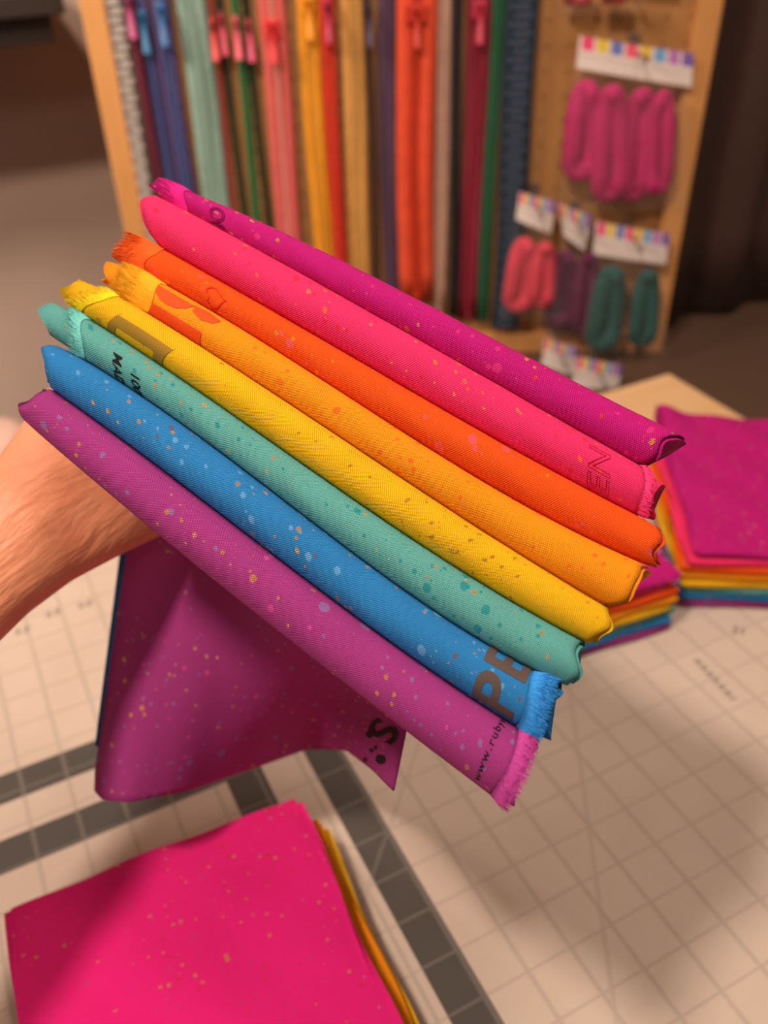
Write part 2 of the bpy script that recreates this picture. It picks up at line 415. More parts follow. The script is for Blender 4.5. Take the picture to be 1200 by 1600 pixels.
ZIP = [
    (219, 28, 470, '6b5b56', 'b8aca4', 'grey zipper with chunky silver teeth nearest the left pegboard post', None, None, True),
    (242, 12, 470, '6e2438', '8a3048', 'narrow maroon zipper next to the silver toothed zipper', 'b04878', 6, False),
    (258, 24, 470, '54406e', '3f62a0', 'violet blue zipper with a blue slider near the top left', '2f6f9c', 30, False),
    (286, 25, 470, '4b3f72', '35629a', 'indigo zipper between the violet blue and pale green zippers', '3a6aa0', 18, False),
    (328, 44, 470, '86a395', '9ab8aa', 'wide pale grey green zipper on the left of the pegboard', None, None, False),
    (357, 11, 470, '8a3a2c', 'a84434', 'thin rust red zipper right of the pale green zipper', 'd84a4a', 42, False),
    (371, 9, 470, '1f3a26', '2f5236', 'very thin dark green zipper left of the bright green zipper', 'c84a60', 34, False),
    (391, 13, 470, '2a6a3a', '2f7a44', 'narrow bright green zipper with a pink slider at top', 'e05a70', 40, False),
    (409, 9, 470, '1d3020', '2c4a30', 'thin blackish green zipper beside the coral zipper', 'cc4a6a', 44, False),
    (442, 39, 470, 'd9605a', 'ee9a90', 'coral pink zipper with a red slider near the top', 'd83030', 45, False),
    (496, 32, 490, 'ec9a1c', 'f2b040', 'golden orange zipper left of the bright red zipper', 'e8901c', 8, False),
    (523, 21, 490, 'd8321c', 'e24830', 'bright red zipper between golden orange and tan zippers', 'b02848', 14, False),
    (557, 36, 500, 'd79a4e', 'e2ae62', 'tan gold zipper in the middle of the pegboard', None, None, False),
    (582, 14, 500, '4a2c20', '5c3a2c', 'narrow dark brown zipper right of the tan zipper', '3a2a40', 20, False),
    (608, 26, 500, '5a3f58', '6c4e68', 'dusky plum zipper left of the wide vermilion zipper', None, None, False),
    (650, 58, 468, 'e8502c', 'd23c22', 'widest vermilion orange zipper near the middle of the pegboard', 'c03020', 22, False),
    (690, 23, 490, 'c79a86', 'd8ae9a', 'beige pink zipper right of the wide vermilion zipper', None, None, False),
    (712, 16, 495, '1e1a1c', '2c2628', 'black zipper between the beige and crimson zippers', None, None, False),
    (740, 36, 498, '8c2236', 'a42a40', 'crimson zipper left of the dark green zipper', 'b83048', 16, False),
    (767, 19, 502, '1f5a3c', '2a6e4a', 'dark green zipper between crimson and navy zippers', None, None, False),
    (804, 46, 512, '1e2b3a', '3a4c60', 'navy zipper with chunky slate teeth at right end of row', None, None, True),
]
for i, (xc, wp, yb, tp, te, lb, pu, py_, ch) in enumerate(ZIP):
    zipper(xc, wp, yb, tp, te, lb, pu, 0.012 if ch else 0.004 + 0.006 * (i % 2), py_, ch)

# ---------------------------------------------------------------- packs of zipper loops on hooks
def card_mat():
    t = NT('header_card_print'); s = t.n('ShaderNodeSeparateXYZ'); t.l(t.uv(), s.inputs[0])
    cols = ['f0407c', 'e8c83a', '6a78c0', 'f05070', 'e8c040', '74a8d8', 'c078c0', '7a5ab0']
    st = [(i / 8.0, lin(c)) for i, c in enumerate(cols)]
    rb = t.ramp(s.outputs[0], st, 'CONSTANT')
    gap = t.math('GREATER_THAN', t.math('FRACT', t.math('MULTIPLY', s.outputs[0], 8.0)), 0.2)
    nz = t.noise(t.uv(), 38, 2)
    body = t.math('MULTIPLY', t.math('MULTIPLY', t.math('GREATER_THAN', s.outputs[1], 0.6), gap), t.math('GREATER_THAN', nz.outputs[0], 0.36))
    c = t.mix(body, lin('ead9d2'), rb)
    small = t.math('MULTIPLY', t.math('LESS_THAN', t.math('ABSOLUTE', t.math('SUBTRACT', s.outputs[1], 0.42)), 0.05), t.math('GREATER_THAN', t.noise(t.uv(), 90, 1).outputs[0], 0.5))
    t.l(t.mix(t.math('MULTIPLY', small, 0.4), c, lin('8a7c78')), t.b.inputs['Base Color']); t.b.inputs['Roughness'].default_value = 0.45
    return t.m
M_card = card_mat()
t = NT('clear_bag_film'); t.b.inputs['Base Color'].default_value = (1, 1, 1, 1); t.b.inputs['Roughness'].default_value = 0.08
t.b.inputs['Alpha'].default_value = 0.03; t.b.inputs['Specular IOR Level'].default_value = 0.9
nz = t.noise(t.obj(), 60, 2); t.bump(nz.outputs[0], 0.8, 0.004); M_bag = t.m
def pack(card, loops, col, label, off, bag=True):
    """card: four pixel corners tl, tr, br, bl; loops: (top px, bottom px, width px)"""
    c = [bd(x, y, off) for x, y in card]
    c = [bw(q) for q in c]
    ctr = sum(c) / 4
    e = empty('zipper_pack', tuple(ctr)); tag(e, label, 'zipper pack', 'packs hanging on the pegboard')
    V = []; uv = []; nu = 9
    for side in (0.0011, -0.0011):          # folded header card, front and back leaf
        for i in range(nu):
            s_ = i / (nu - 1)
            for j in range(3):
                q = (c[3] + (c[2] - c[3]) * s_) * (1 - j / 2) + (c[0] + (c[1] - c[0]) * s_) * (j / 2)
                q = q + BN * (side * (1.6 - 0.6 * j) + 0.003 * math.sin(s_ * math.pi))
                V.append(q); uv.append((s_, j / 2))
    Fc = grid_faces(nu, 3) + [tuple(reversed(f)) for f in grid_faces(nu, 3, nu * 3)]
    mesh('header_card', V, Fc, M_card, e, False, uv)
    ml = plain('loop_' + col, col, 0.85, 0.28, 300, bump=0.5)
    for k, (tp, bt, wpx) in enumerate(loops):
        o2 = off + 0.002 + 0.004 * (k % 2)
        A = bd(tp[0], tp[1], o2); Bq = bd(bt[0], bt[1], o2); wd = abs(bd(tp[0] + wpx / 2, tp[1], o2)[0] - A[0])
        d = Bq - A; L = np.linalg.norm(d); d = d / L; sd = np.array([-d[2], 0, d[0]])
        r = wd * 0.62; cen = []
        n = 40; rr = wd - r * 0.5
        for i in range(n):                  # a long flattened loop of zipper tape
            a_ = 2 * math.pi * i / n
            y = math.cos(a_); x = math.sin(a_)
            yy = math.copysign(abs(y) ** 0.55, y); xx = math.copysign(abs(x) ** 0.8, x)
            cen.append(A + d * (L / 2 - yy * (L / 2 - r)) + sd * xx * rr * (0.72 + 0.28 * math.cos(a_ + math.pi)) + np.array([0, 0.002 * math.sin(3 * a_ + k), 0]))
        V = []; nb = 8
        for i in range(n):
            tg = unit(cen[(i + 1) % n] - cen[i - 1]); nm = unit(np.cross(tg, [0, 1, 0])); 
            for j in range(nb):
                b_ = 2 * math.pi * j / nb
                V.append(bw(cen[i] + nm * r * 0.85 * math.cos(b_) + np.array([0, 1, 0]) * (0.006 + 0.006 * math.sin(b_))))
        Fc = []
        for i in range(n):
            for j in range(nb):
                Fc.append((i * nb + j, i * nb + (j + 1) % nb, ((i + 1) % n) * nb + (j + 1) % nb, ((i + 1) % n) * nb + j))
        mesh('zipper_loop', V, Fc, ml, e)
    if bag and loops:
        xs = [p[0] for l_ in loops for p in l_[:2]]; yb = max(l_[1][1] for l_ in loops) + 10; w2 = loops[0][2] / 2
        V = []; nu, nv = 14, 14; x0, x1 = min(xs) - w2 - 4, max(xs) + w2 + 4
        for i in range(nu):
            for j in range(nv):
                s_, q_ = i / (nu - 1), j / (nv - 1)
                tpx = card[3][0] + (card[2][0] - card[3][0]) * s_; tpy = card[3][1] + (card[2][1] - card[3][1]) * s_ - 4
                px = tpx + (x0 + (x1 - x0) * s_ - tpx) * q_; py = tpy + (yb - tpy) * q_
                V.append(bw(bd(px, py, off + 0.019 + 0.008 * math.sin(math.pi * s_) * math.sin(math.pi * min(1, q_ + 0.12)) + 0.0015 * math.sin(9 * s_ + 5 * q_))))
        mesh('bag', V, grid_faces(nu, nv), M_bag, e)
    hk = empty('peg_hook', tuple(bw((bd(sum(p[0] for p in card) / 4, sum(p[1] for p in card) / 4, 0)[0], 0, 0)) * (1, 1, 0) + np.array([0, 0, ctr[2]])))
    tag(hk, 'steel peg hook carrying the ' + label.split(' at ')[0].split(' under')[0].split(' between')[0].split(' near')[0].split(' cut')[0].split(' low ')[0].split(' just')[0].replace('pack of ', 'pack with '), 'hook', 'hooks on the pegboard')
    cb = (np.array(ctr) - B0); cx, cz = np.dot(cb, BR), cb[2]
    tube('hook_wire', [bw((cx, 0.0005, cz + 0.012)), bw((cx, off * 0.5, cz + 0.011)), bw((cx, off + 0.045, cz + 0.007)), bw((cx, off + 0.052, cz + 0.014))], 0.0016, M_steel, hk)
    box('hook_plate', (cx - 0.006, 0.0002, cz + 0.002), (cx + 0.006, 0.002, cz + 0.024), M_steel, hk, 0.0005, FR)
pack([(906, 56), (1084, 84), (1080, 136), (900, 106)], [((915, 118), (905, 285), 62), ((955, 125), (950, 318), 62), ((1003, 130), (985, 318), 60), ((1035, 135), (1025, 306), 46)], 'b8145f',
     'large pack of magenta zipper loops under a rainbow lettered header card', 0.022)
pack([(812, 300), (868, 314), (860, 364), (806, 342)], [((820, 365), (806, 488), 50), ((852, 372), (842, 482), 42)], 'd23a4e',
     'pack of coral red zipper loops at left of the lower packs', 0.03)
pack([(872, 318), (926, 336), (914, 392), (880, 366)], [((882, 385), (872, 512), 48), ((920, 388), (908, 522), 44)], '5e0e3e',
     'pack of dark plum zipper loops between the coral and teal packs', 0.02)
pack([(932, 346), (1046, 365), (1040, 412), (926, 396)], [((956, 408), (938, 548), 56), ((1012, 414), (1000, 542), 46)], '1c4e4a',
     'pack of dark teal zipper loops near the right pegboard post', 0.03)
pack([(852, 528), (902, 542), (896, 586), (846, 570)], [], '9a2a40', 'small rainbow lettered header card low on the board, behind the magenta fold', 0.06)
pack([(902, 556), (972, 570), (964, 612), (893, 602)], [], '8a5aa0',
     'lowest rainbow lettered header card just above the table corner', 0.10)
pack([(885, -70), (1060, -45), (1056, -20), (880, -45)], [((905, -40), (900, 12), 50), ((960, -30), (955, 8), 50)], 'b8383a',
     'pack of red and green loops cut by the top edge of photo', 0.02)

# ---------------------------------------------------------------- shelf on the wall, bowl
M_shelf = plain('dark_shelf_wood', '2e241e', 0.6, 0.1, 20)
WN = np.array([0, -1.0, 0])
sa = on_plane(112, 66, np.array([0, 0.95, 0]), WN); sz = sa[2]
sh = empty('wall_shelf', (sa[0] - 0.3, 1.15, sz)); tag(sh, 'dark wooden shelf on the wall left of the pegboard', 'shelf')
box('shelf_board', (sa[0] - 0.62, 0.95, sz + 0.028), (sa[0], 1.149, sz + 0.05), M_shelf, sh, 0.002)
box('shelf_apron', (sa[0] - 0.60, 0.965, sz), (sa[0] - 0.015, 0.98, sz + 0.0278), M_shelf, sh, 0.002)
for dx in (-0.58, -0.03):
    box('bracket', (sa[0] + dx - 0.012, 0.985, sz + 0.002), (sa[0] + dx + 0.012, 1.149, sz + 0.0278), M_shelf, sh, 0.002)
pf = on_plane(-6, 664, np.array([0, 0.86, 0]), WN); V = []; n = 48
po = empty('pouf', (pf[0] - 0.015, 0.86, -0.75)); tag(po, 'pale pink padded pouf, its rounded top showing behind the forearm', 'pouf')
def lathe(name, sec, mat):
    V = []; ns = len(sec)
    for i in range(n):
        a_ = 2 * math.pi * i / n
        for r_, z in sec: V.append((po.location[0] + r_ * math.cos(a_) * (1 + 0.012 * math.cos(8 * a_)), po.location[1] + r_ * math.sin(a_) * (1 + 0.012 * math.cos(8 * a_)), z))
    Fc = [(i * ns + j, ((i + 1) % n) * ns + j, ((i + 1) % n) * ns + j + 1, i * ns + j + 1) for i in range(n) for j in range(ns - 1)]
    mesh(name, V, Fc, mat, po)
zt = pf[2]; M_pouf = plain('pale_pink_felt', 'd8b0a2', 0.9, 0.08, 120)
lathe('seat_cushion', [(0.04, zt - 0.09), (0.055, zt - 0.085), (0.062, zt - 0.05), (0.054, zt - 0.018), (0.034, zt - 0.004), (0.001, zt)], M_pouf)
lathe('base', [(0.001, -0.749), (0.09, -0.749), (0.1, -0.74), (0.055, zt - 0.0915), (0.001, zt - 0.0915)], plain('pouf_base_felt', '8f8672', 0.9, 0.1, 120))

# ---------------------------------------------------------------- folded fabrics stacked on the mat
def slab(name, label, color, center, ax, ay, lx, ly, z0, h, group, wave=0.0006, curl=None):
    """one folded cotton: outer fold wrapped round an inner layer that peeps out at the open ends"""
    e = empty(name, (center[0], center[1], z0)); tag(e, label, 'fabric', group)
    ax = np.array([ax[0], ax[1], 0.0]); ay = np.array([ay[0], ay[1], 0.0]); C = np.array([center[0], center[1], 0.0])
    def body(nm, lx, ly, z0, h, seed, inset):
        nu = 40; sec = []; r = h / 2; na = 7; nf = 22
        for k in range(na): a_ = -math.pi / 2 - math.pi * k / (na - 1); sec.append((-ly / 2 + r + r * math.cos(a_), r + r * math.sin(a_)))
        for k in range(1, nf): sec.append((-ly / 2 + r + (ly - 2 * r) * k / nf, h))
        for k in range(na): a_ = math.pi / 2 - math.pi * k / (na - 1); sec.append((ly / 2 - r + r * math.cos(a_), r + r * math.sin(a_)))
        for k in range(1, nf): sec.append((ly / 2 - r - (ly - 2 * r) * k / nf, 0))
        per = [0.0]
        for k in range(1, len(sec)): per.append(per[-1] + math.dist(sec[k], sec[k - 1]))
        ns = len(sec); V = []; uv = []
        for i in range(nu):
            s_ = i / (nu - 1); x = (s_ - 0.5) * lx
            pinch = 1 - 0.35 * math.exp(-min(s_, 1 - s_) * lx / 0.0035)
            for k, (y, z) in enumerate(sec):
                zz = r + (z - r) * pinch
                top = z / h
                zz += top * wave * (math.sin(x * 55 + seed) * math.cos(y * 48 + seed * 2) + 0.6 * math.sin(x * 120 + y * 90 + seed))
                yy = y + 0.0006 * math.sin(x * 70 + seed * 3)
                xx = x + 0.0012 * math.sin(y * 60 + seed * 5) * (2 * s_ - 1)
                if curl:
                    cw = math.exp(-((s_ - curl[0]) ** 2 / 0.012 + ((y / ly + 0.5) - curl[1]) ** 2 / 0.012)); zz += curl[2] * cw * top
                V.append(C + ax * xx + ay * yy + np.array([0, 0, z0 + zz])); uv.append((xx + seed, per[k] + seed * 0.3))
        Fc = grid_faces(nu, ns, 0, True)
        for i, sgn in ((0, 1), (nu - 1, -1)):       # open ends, drawn in a little
            b0 = len(V)
            for k, (y, z) in enumerate(sec):
                q = V[i * ns + k] + ax * sgn * inset
                ctr = C + ax * ((i / (nu - 1) - 0.5) * lx + sgn * inset) + ay * (y * 0.985) + np.array([0, 0, z0 + r + (z - r) * 0.55])
                V.append(ctr); uv.append(uv[i * ns + k])
            for k in range(ns):
                k2 = (k + 1) % ns; f_ = (i * ns + k, i * ns + k2, b0 + k2, b0 + k)
                Fc.append(f_ if sgn < 0 else tuple(reversed(f_)))
            Fc.append(tuple(b0 + k for k in range(ns)) if sgn < 0 else tuple(b0 + k for k in reversed(range(ns))))
        mesh(nm, V, Fc, FAB[color], e, True, uv)
    sd = random.uniform(0, 6)
    body('outer_fold', lx, ly, z0, h, sd, 0.0015)
    body('inner_layer', lx + 0.003, ly - 0.006, z0 + h * 0.3, h * 0.4, sd + 1, 0.001)
    return e
ORDER = ['purple', 'blue', 'teal', 'yellow', 'amber', 'orange', 'pink', 'magenta']
POSN = ['bottom', 'second from bottom', 'third from bottom', 'fourth from bottom', 'fourth from top', 'third from top', 'second from top', 'top']
def stack(where, C, ax, lx, ly, hs, shifts, group, curl=None, top='magenta'):
    ay = (-ax[1], ax[0]); z = 0.0006
    for i, c in enumerate(ORDER):
        dx, dy = shifts[i]
        ctr = (C[0] + ax[0] * dx + ay[0] * dy, C[1] + ax[1] * dx + ay[1] * dy)
        slab('folded_fabric', '%s folded cotton, %s of the %s' % ('strongly lit magenta' if top != 'magenta' and c == 'magenta' else c, POSN[i], where), top if c == 'magenta' else c, ctr, ax, ay, lx, ly, z, hs, group,
             wave=0.0016 if c == 'magenta' else 0.0003, curl=curl if c == 'magenta' else None)
        z += hs + (0.0007 if i < 6 else 0.0016)
# near stack, bottom left
a0 = np.array([-0.240, 0.069]); ax = unit([-0.096 + 0.240, 0.062 - 0.069]); ay = np.array([-ax[1], ax[0]])
lx, ly = 0.143, 0.17
C = a0 + ax * lx / 2 - ay * ly / 2
stack('near stack at bottom left', C, ax, lx, ly, 0.0055, [(-.001, -.002), (.0, -.003), (.001, -.002), (.011, -.004), (.008, -.004), (.0, -.001), (.0, -.001), (0, 0)], 'folded cottons in the near stack', top='lit_magenta')
# far right stack
a0 = np.array([0.222, 0.113]); ax = unit([0.85, -0.525]); ay = np.array([-ax[1], ax[0]]); lx, ly = 0.17, 0.185
C = a0 + ax * lx / 2 + ay * ly / 2
stack('stack at the right edge', C, ax, lx, ly, 0.0056, [(-.004, -.001), (-.004, -.001), (-.003, -.001), (-.007, -.002), (-.006, -.001), (-.005, -.001), (-.003, -.001), (.002, 0)], 'folded cottons in the right stack', curl=(0.02, 0.98, 0.012))
# middle stack, half hidden by the bundle
ax = unit([0.99, -0.10]); ay = np.array([-ax[1], ax[0]]); lx, ly = 0.135, 0.10
a1 = np.array([0.197, 0.099]); C = a1 - ax * lx / 2 + ay * ly / 2
stack('middle stack half hidden behind the bundle', C, ax, lx, ly, 0.0056, [(0, 0), (-.001, 0), (.001, .001), (-.002, .0), (.001, 0), (0, .001), (-.008, .003), (0, .0)], 'folded cottons in the middle stack')

# ---------------------------------------------------------------- the bundle held up in front: eight folds
CRE = [  # seam lines between neighbouring folds, from the lowest (purple) to the highest (magenta)
    [(37, 654), (87, 706), (140, 746), (185, 785), (245, 833), (301, 881), (350, 920), (416, 968), (500, 1038), (575, 1100), (657, 1164), (725, 1209), (777, 1250), (792, 1264)],
    [(78, 607), (126, 643), (175, 674), (224, 713), (280, 755), (336, 797), (390, 839), (457, 891), (549, 961), (650, 1031), (725, 1081), (785, 1126), (838, 1154)],
    [(96, 546), (140, 564), (175, 588), (224, 621), (280, 660), (336, 699), (416, 765), (476, 809), (600, 899), (676, 950), (755, 1006), (822, 1040), (872, 1068)],
    [(110, 480), (140, 501), (196, 536), (245, 567), (297, 602), (350, 634), (416, 690), (487, 737), (585, 805), (675, 861), (783, 929), (867, 981), (908, 1000)],
    [(172, 455), (224, 487), (273, 515), (315, 543), (375, 583), (416, 608), (487, 657), (600, 724), (700, 796), (783, 850), (867, 902), (958, 953)],
    [(205, 415), (252, 443), (315, 480), (378, 518), (412, 536), (502, 591), (600, 655), (700, 717), (804, 787), (908, 837), (1004, 880)],
    [(228, 380), (273, 396), (332, 431), (409, 480), (525, 546), (637, 610), (746, 670), (783, 692), (875, 746), (950, 783), (1012, 815)],
    [(244, 309), (315, 343), (416, 400), (525, 460), (637, 527), (746, 587), (775, 600), (867, 654), (950, 700), (1012, 738)],
    [(250, 287), (315, 303), (416, 347), (512, 401), (625, 461), (737, 514), (827, 559), (900, 600), (992, 640), (1058, 683)]]
# each fold: where its own left and right ends lie (lower seam, upper seam), as fractions of the seams
A3 = np.array([[1, 165, 450], [1, 940, 960], [1, 650, 480]], float)
ID = np.linalg.solve(A3, np.array([1 / 0.314, 1 / 0.256, 1 / 0.2925]))
def face(px, py): return at(px, py, 1.0 / (ID[0] + ID[1] * px + ID[2] * py))
def seam_fit(pts):
    P = np.array(pts, float); s = np.concatenate([[0], np.cumsum(np.hypot(*np.diff(P, axis=0).T))]); s /= s[-1]
    return np.polyfit(s, P[:, 0], 3), np.polyfit(s, P[:, 1], 3)
FIT = [seam_fit(c) for c in CRE]
def seam(k, t): return face(np.polyval(FIT[k][0], t), np.polyval(FIT[k][1], t))
Lax = unit(face(940, 960) - face(165, 450)); Sax = face(720, 500) - face(520, 930); Sax = unit(Sax - Lax * np.dot(Sax, Lax))
NB = np.cross(Lax, Sax); NB = NB if np.dot(NB, CAM - face(560, 780)) > 0 else -NB
DEEP = 0.042
BK = unit(ray(900, 800))     # the folds run back away from the viewer, a little sheared in the grip
# per fold: (lower-left, upper-left, lower-right, upper-right) end shifts in metres along the fold, positive = outwards
ENDS = [(.000, .000, .000, .000), (.001, .002, .003, .001), (.006, .006, .005, .002), (.003, .008, .006, .001), (.004, .004, .001, .004), (.003, .004, .006, .005), (-.002, .002, .001, .005), (.001, .002, -.002, .003)]
class Fold:
    def __init__(s, k):
        s.k = k; s.len = np.linalg.norm(seam(k, 1) - seam(k, 0)) * 0.5 + np.linalg.norm(seam(k + 1, 1) - seam(k + 1, 0)) * 0.5
        s.r = np.mean([np.linalg.norm(seam(k + 1, q) - seam(k, q)) / 2 for q in (0.1, 0.5, 0.9)])
        s.ph = rng.uniform(0, 6, 6)
    def trange(s, th, grow=0.0):
        e = ENDS[s.k]; q = (math.sin(th) + 1) / 2; L = s.len
        lo = e[0] + (e[1] - e[0]) * q; hi = e[2] + (e[3] - e[2]) * q
        lo += 0.0016 * math.sin(2.4 * th + s.ph[0]) + 0.0004 * math.sin(5 * th + s.ph[1]) + grow
        hi += 0.0016 * math.sin(2.4 * th + s.ph[2]) + 0.0004 * math.sin(5 * th + s.ph[3]) + grow
        return -lo / L, 1 + hi / L
    def pos(s, t, th, inset=0.0, back=0.0):
        a = seam(s.k, t); b = seam(s.k + 1, t); c = (a + b) / 2; h = (b - a) / 2; r = np.linalg.norm(h)
        g = (r - inset) / r * 0.985
        g *= 1 - 0.16 * math.exp(-max(0.0, t + 0.03) / 0.018) - 0.10 * math.exp(-max(0.0, 1.03 - t) / 0.015)
        wr = 0.00035 * math.sin(t * 23 + s.ph[4]) * math.cos(th * 2 + t * 9) + 0.0002 * math.sin(t * 61 + th * 3 + s.ph[5])
        p = c + h * math.sin(th) * g * (1 - back * 1.5) + NB * (r * 1.0 * g * math.cos(th) + wr * math.cos(th))
        return p + BK * back
    def uv(s, t, th, back=0.0): return (t * s.len, s.r * th + math.copysign(back, th))
    def find(s, px, py):                     # surface coordinates of a pixel
        c = (0.5, 0.0); w_ = (0.53, 1.5)
        for _ in range(4):
            best = None
            for t in np.linspace(c[0] - w_[0], c[0] + w_[0], 15):
                for th in np.linspace(max(-1.5, c[1] - w_[1]), min(1.5, c[1] + w_[1]), 11):
                    x, y = project(s.pos(t, th)); d = (x - px) ** 2 + (y - py) ** 2
                    if best is None or d < best[0]: best = (d, t, th)
            c = best[1:]; w_ = (w_[0] / 5, w_[1] / 4)
        return c
FOLD = [Fold(k) for k in range(8)]
def sheet(fold, name, mat, parent, inset, t0=None, t1=None, grow=0.0, closed=False, nu=110):
    ths = [(-math.pi / 2, b) for b in (DEEP, DEEP * 0.6, DEEP * 0.25)] + [(x, 0.0) for x in np.linspace(-math.pi / 2, math.pi / 2, 25)] + [(math.pi / 2, b) for b in (DEEP * 0.25, DEEP * 0.6, DEEP)]
    V = []; uv = []; nv = len(ths)
    for i in range(nu):
        for th, bk in ths:
            lo, hi = fold.trange(th, grow)
            if t0 is not None: lo = t0 + 0.006 * math.sin(2.2 * th + fold.ph[2])
            if t1 is not None: hi = t1 + 0.005 * math.sin(2.0 * th + fold.ph[3])
            s_ = i / (nu - 1); s_ = s_ + 0.06 * math.sin(2 * math.pi * s_ - math.pi) * -1
            t = lo + (hi - lo) * s_
            V.append(fold.pos(t, th, inset, bk)); uv.append(fold.uv(t, th, bk))
    Fc = grid_faces(nu, nv, 0, closed)
    if closed:                                # close the layered ends a little inside the opening
        for i, sg in ((0, 1), (nu - 1, -1)):
            b0 = len(V)
            for j, (th, bk) in enumerate(ths):
                lo, hi = fold.trange(th, grow); t = (lo if i == 0 else hi)
                V.append(fold.pos(t + sg * 0.004, th * 0.97, inset + fold.r * 0.22, bk)); uv.append(fold.uv(t, th, bk))
            for j in range(nv):
                j2 = (j + 1) % nv; f_ = (i * nv + j, i * nv + j2, b0 + j2, b0 + j); Fc.append(f_ if sg < 0 else tuple(reversed(f_)))
            Fc.append(tuple(b0 + j for j in range(nv)))
    o = mesh(name, V, Fc, mat, parent, True, uv)
    if not closed:
        md = o.modifiers.new('cloth_thickness', 'SOLIDIFY'); md.thickness = 0.0004; md.offset = -1
    return o
POS8 = ['lowest', 'second lowest', 'third lowest', 'fourth lowest', 'fourth highest', 'third highest', 'second highest', 'highest']
T0 = {2: 0.045, 3: 0.03, 4: 0.07, 5: 0.03, 7: 0.055}; T1 = {0: 0.975, 1: 0.965, 6: 0.985}
HELD = []
for k, f in enumerate(FOLD):
    e = empty('folded_fabric', tuple(f.pos(0.5, 0, 0, DEEP)))
    tag(e, '%s speckled folded cotton, %s fold of the held bundle' % (NAMES[k], POS8[k]), 'fabric', 'folds of the rainbow bundle held up')
    HELD.append(e)
    OUT = globals().setdefault('OUTER', [])
    sheet(f, 'inner_layer', FAB[NAMES[k]], e, 0.0011, closed=True)
    OUT.append(None); OUT[-1] = sheet(f, 'outer_fold', FAB[NAMES[k]], e, 0.0, T0.get(k), T1.get(k), grow=-0.0015)
def fray(k, side, length, n, lean=0.0, th0=-1.3, th1=1.3, lift=0.0006):
    """loose threads along a cut edge"""
    f = FOLD[k]; V = []; Fc = []
    t_edge = T0[k] if side < 0 else T1[k]
    for i in range(n):
        th = random.uniform(th0, th1)
        te = t_edge + (0.006 * math.sin(2.2 * th + f.ph[2]) if side < 0 else 0.005 * math.sin(2.0 * th + f.ph[3]))
        L = length * random.uniform(0.45, 1.0); pts = []; wob = random.uniform(-0.12, 0.12)
        for q in (-0.12, 0.2, 0.55, 1.0):
            pts.append(f.pos(te + side * L * q / f.len, max(-1.56, min(1.56, th + lean * q * q + wob * q)), -lift * (0.4 + 1.4 * q * random.uniform(0.5, 1.2))))
        v, fc = tube_geo(pts, [0.00017, 0.00016, 0.00013, 0.00006], 4); b = len(V); V += v; Fc += [tuple(b + x for x in q) for q in fc]
    tag(mesh('frayed_edge', V, Fc, THREAD[NAMES[k]], OUTER[k]), kind='stuff')
fray(2, -1, 0.006, 260); fray(3, -1, 0.006, 220); fray(4, -1, 0.014, 600); fray(5, -1, 0.012, 600, lean=-0.6); fray(7, -1, 0.010, 420)
fray(0, 1, 0.007, 700, lift=0.0009); fray(1, 1, 0.0085, 700, lift=0.0010); fray(6, 1, 0.004, 260)

# ---- printing on the folds
def text_mesh(txt, size, bold=0.0, outline=0.0, left=False, space=1.0):
    cu = bpy.data.curves.new('lettering', 'FONT'); cu.body = txt; cu.size = size; cu.align_x = 'CENTER'; cu.align_y = 'CENTER'
    cu.align_x = 'LEFT' if left else 'CENTER'; cu.space_character = space; cu.offset = bold; cu.resolution_u = 6
    if outline: cu.fill_mode = 'NONE'; cu.bevel_depth = outline; cu.bevel_resolution = 1
    o = bpy.data.objects.new('lettering', cu); COL.objects.link(o); bpy.context.view_layer.update()
    me = bpy.data.meshes.new_from_object(o.evaluated_get(bpy.context.evaluated_depsgraph_get()))
    bpy.data.objects.remove(o); return me
def poly_mesh(pts):
    bm = bmesh.new(); bm.faces.new([bm.verts.new((x, y, 0)) for x, y in pts]); me = bpy.data.meshes.new('shape'); bm.to_mesh(me); bm.free(); return me
def decal(k, me, px, py, turn, mat, name='printed_lettering', off=0.00022, edge=0.0009):
    f = FOLD[k]; t0, th0 = f.find(px, py); u0, v0 = t0 * f.len, th0 * f.r
    bm = bmesh.new(); bm.from_mesh(me); bmesh.ops.triangulate(bm, faces=bm.faces[:])
    for _ in range(5):
        es = [e for e in bm.edges if e.calc_length() > edge]
        if not es: break
        bmesh.ops.subdivide_edges(bm, edges=es, cuts=1); bmesh.ops.triangulate(bm, faces=bm.faces[:])
    uvl = bm.loops.layers.uv.new('UVMap'); uvs = {}; kill = []
    for v in bm.verts:
        x, y = v.co.x, v.co.y; c, s = math.cos(turn), math.sin(turn)
        u = u0 + x * c - y * s; w_ = v0 + x * s + y * c; th = w_ / f.r
        uvs[v] = (u, w_)
        if abs(th) > 1.62: kill.append(v)
        v.co = Vector(f.pos(u / f.len, max(-1.7, min(1.7, th)), -off))
    for fc in bm.faces:
        for l in fc.loops: l[uvl].uv = uvs[l.vert]
    bmesh.ops.delete(bm, geom=kill, context='VERTS')
    m2 = bpy.data.meshes.new(name); bm.to_mesh(m2); bm.free()
    return link(name, m2, mat, OUTER[k])
H90 = math.pi / 2
I_black = ink('ink_black', '17131a'); I_brown = ink('ink_brown_grey', '5a4a46'); I_gold = ink('ink_bronze', 'a07a28')
I_red = ink('ink_red', 'd8200e'); I_coral = ink('ink_vermilion', 'f5501c'); I_plum = ink('ink_plum', '7a0c50'); I_rose = ink('ink_deep_rose', 'd81a3c')
FB = 0.285
def mm(px, k): return px * FB / F            # rough size of a printed mark on the bundle
decal(0, text_mesh('www.rubystarsociety.com', 0.0037, 0.00004, left=True, space=1.2), 745, 1217, H90, I_black)
decal(1, text_mesh('PE', 0.0215, 0.0005, space=1.08), 788, 1060, H90, I_brown)
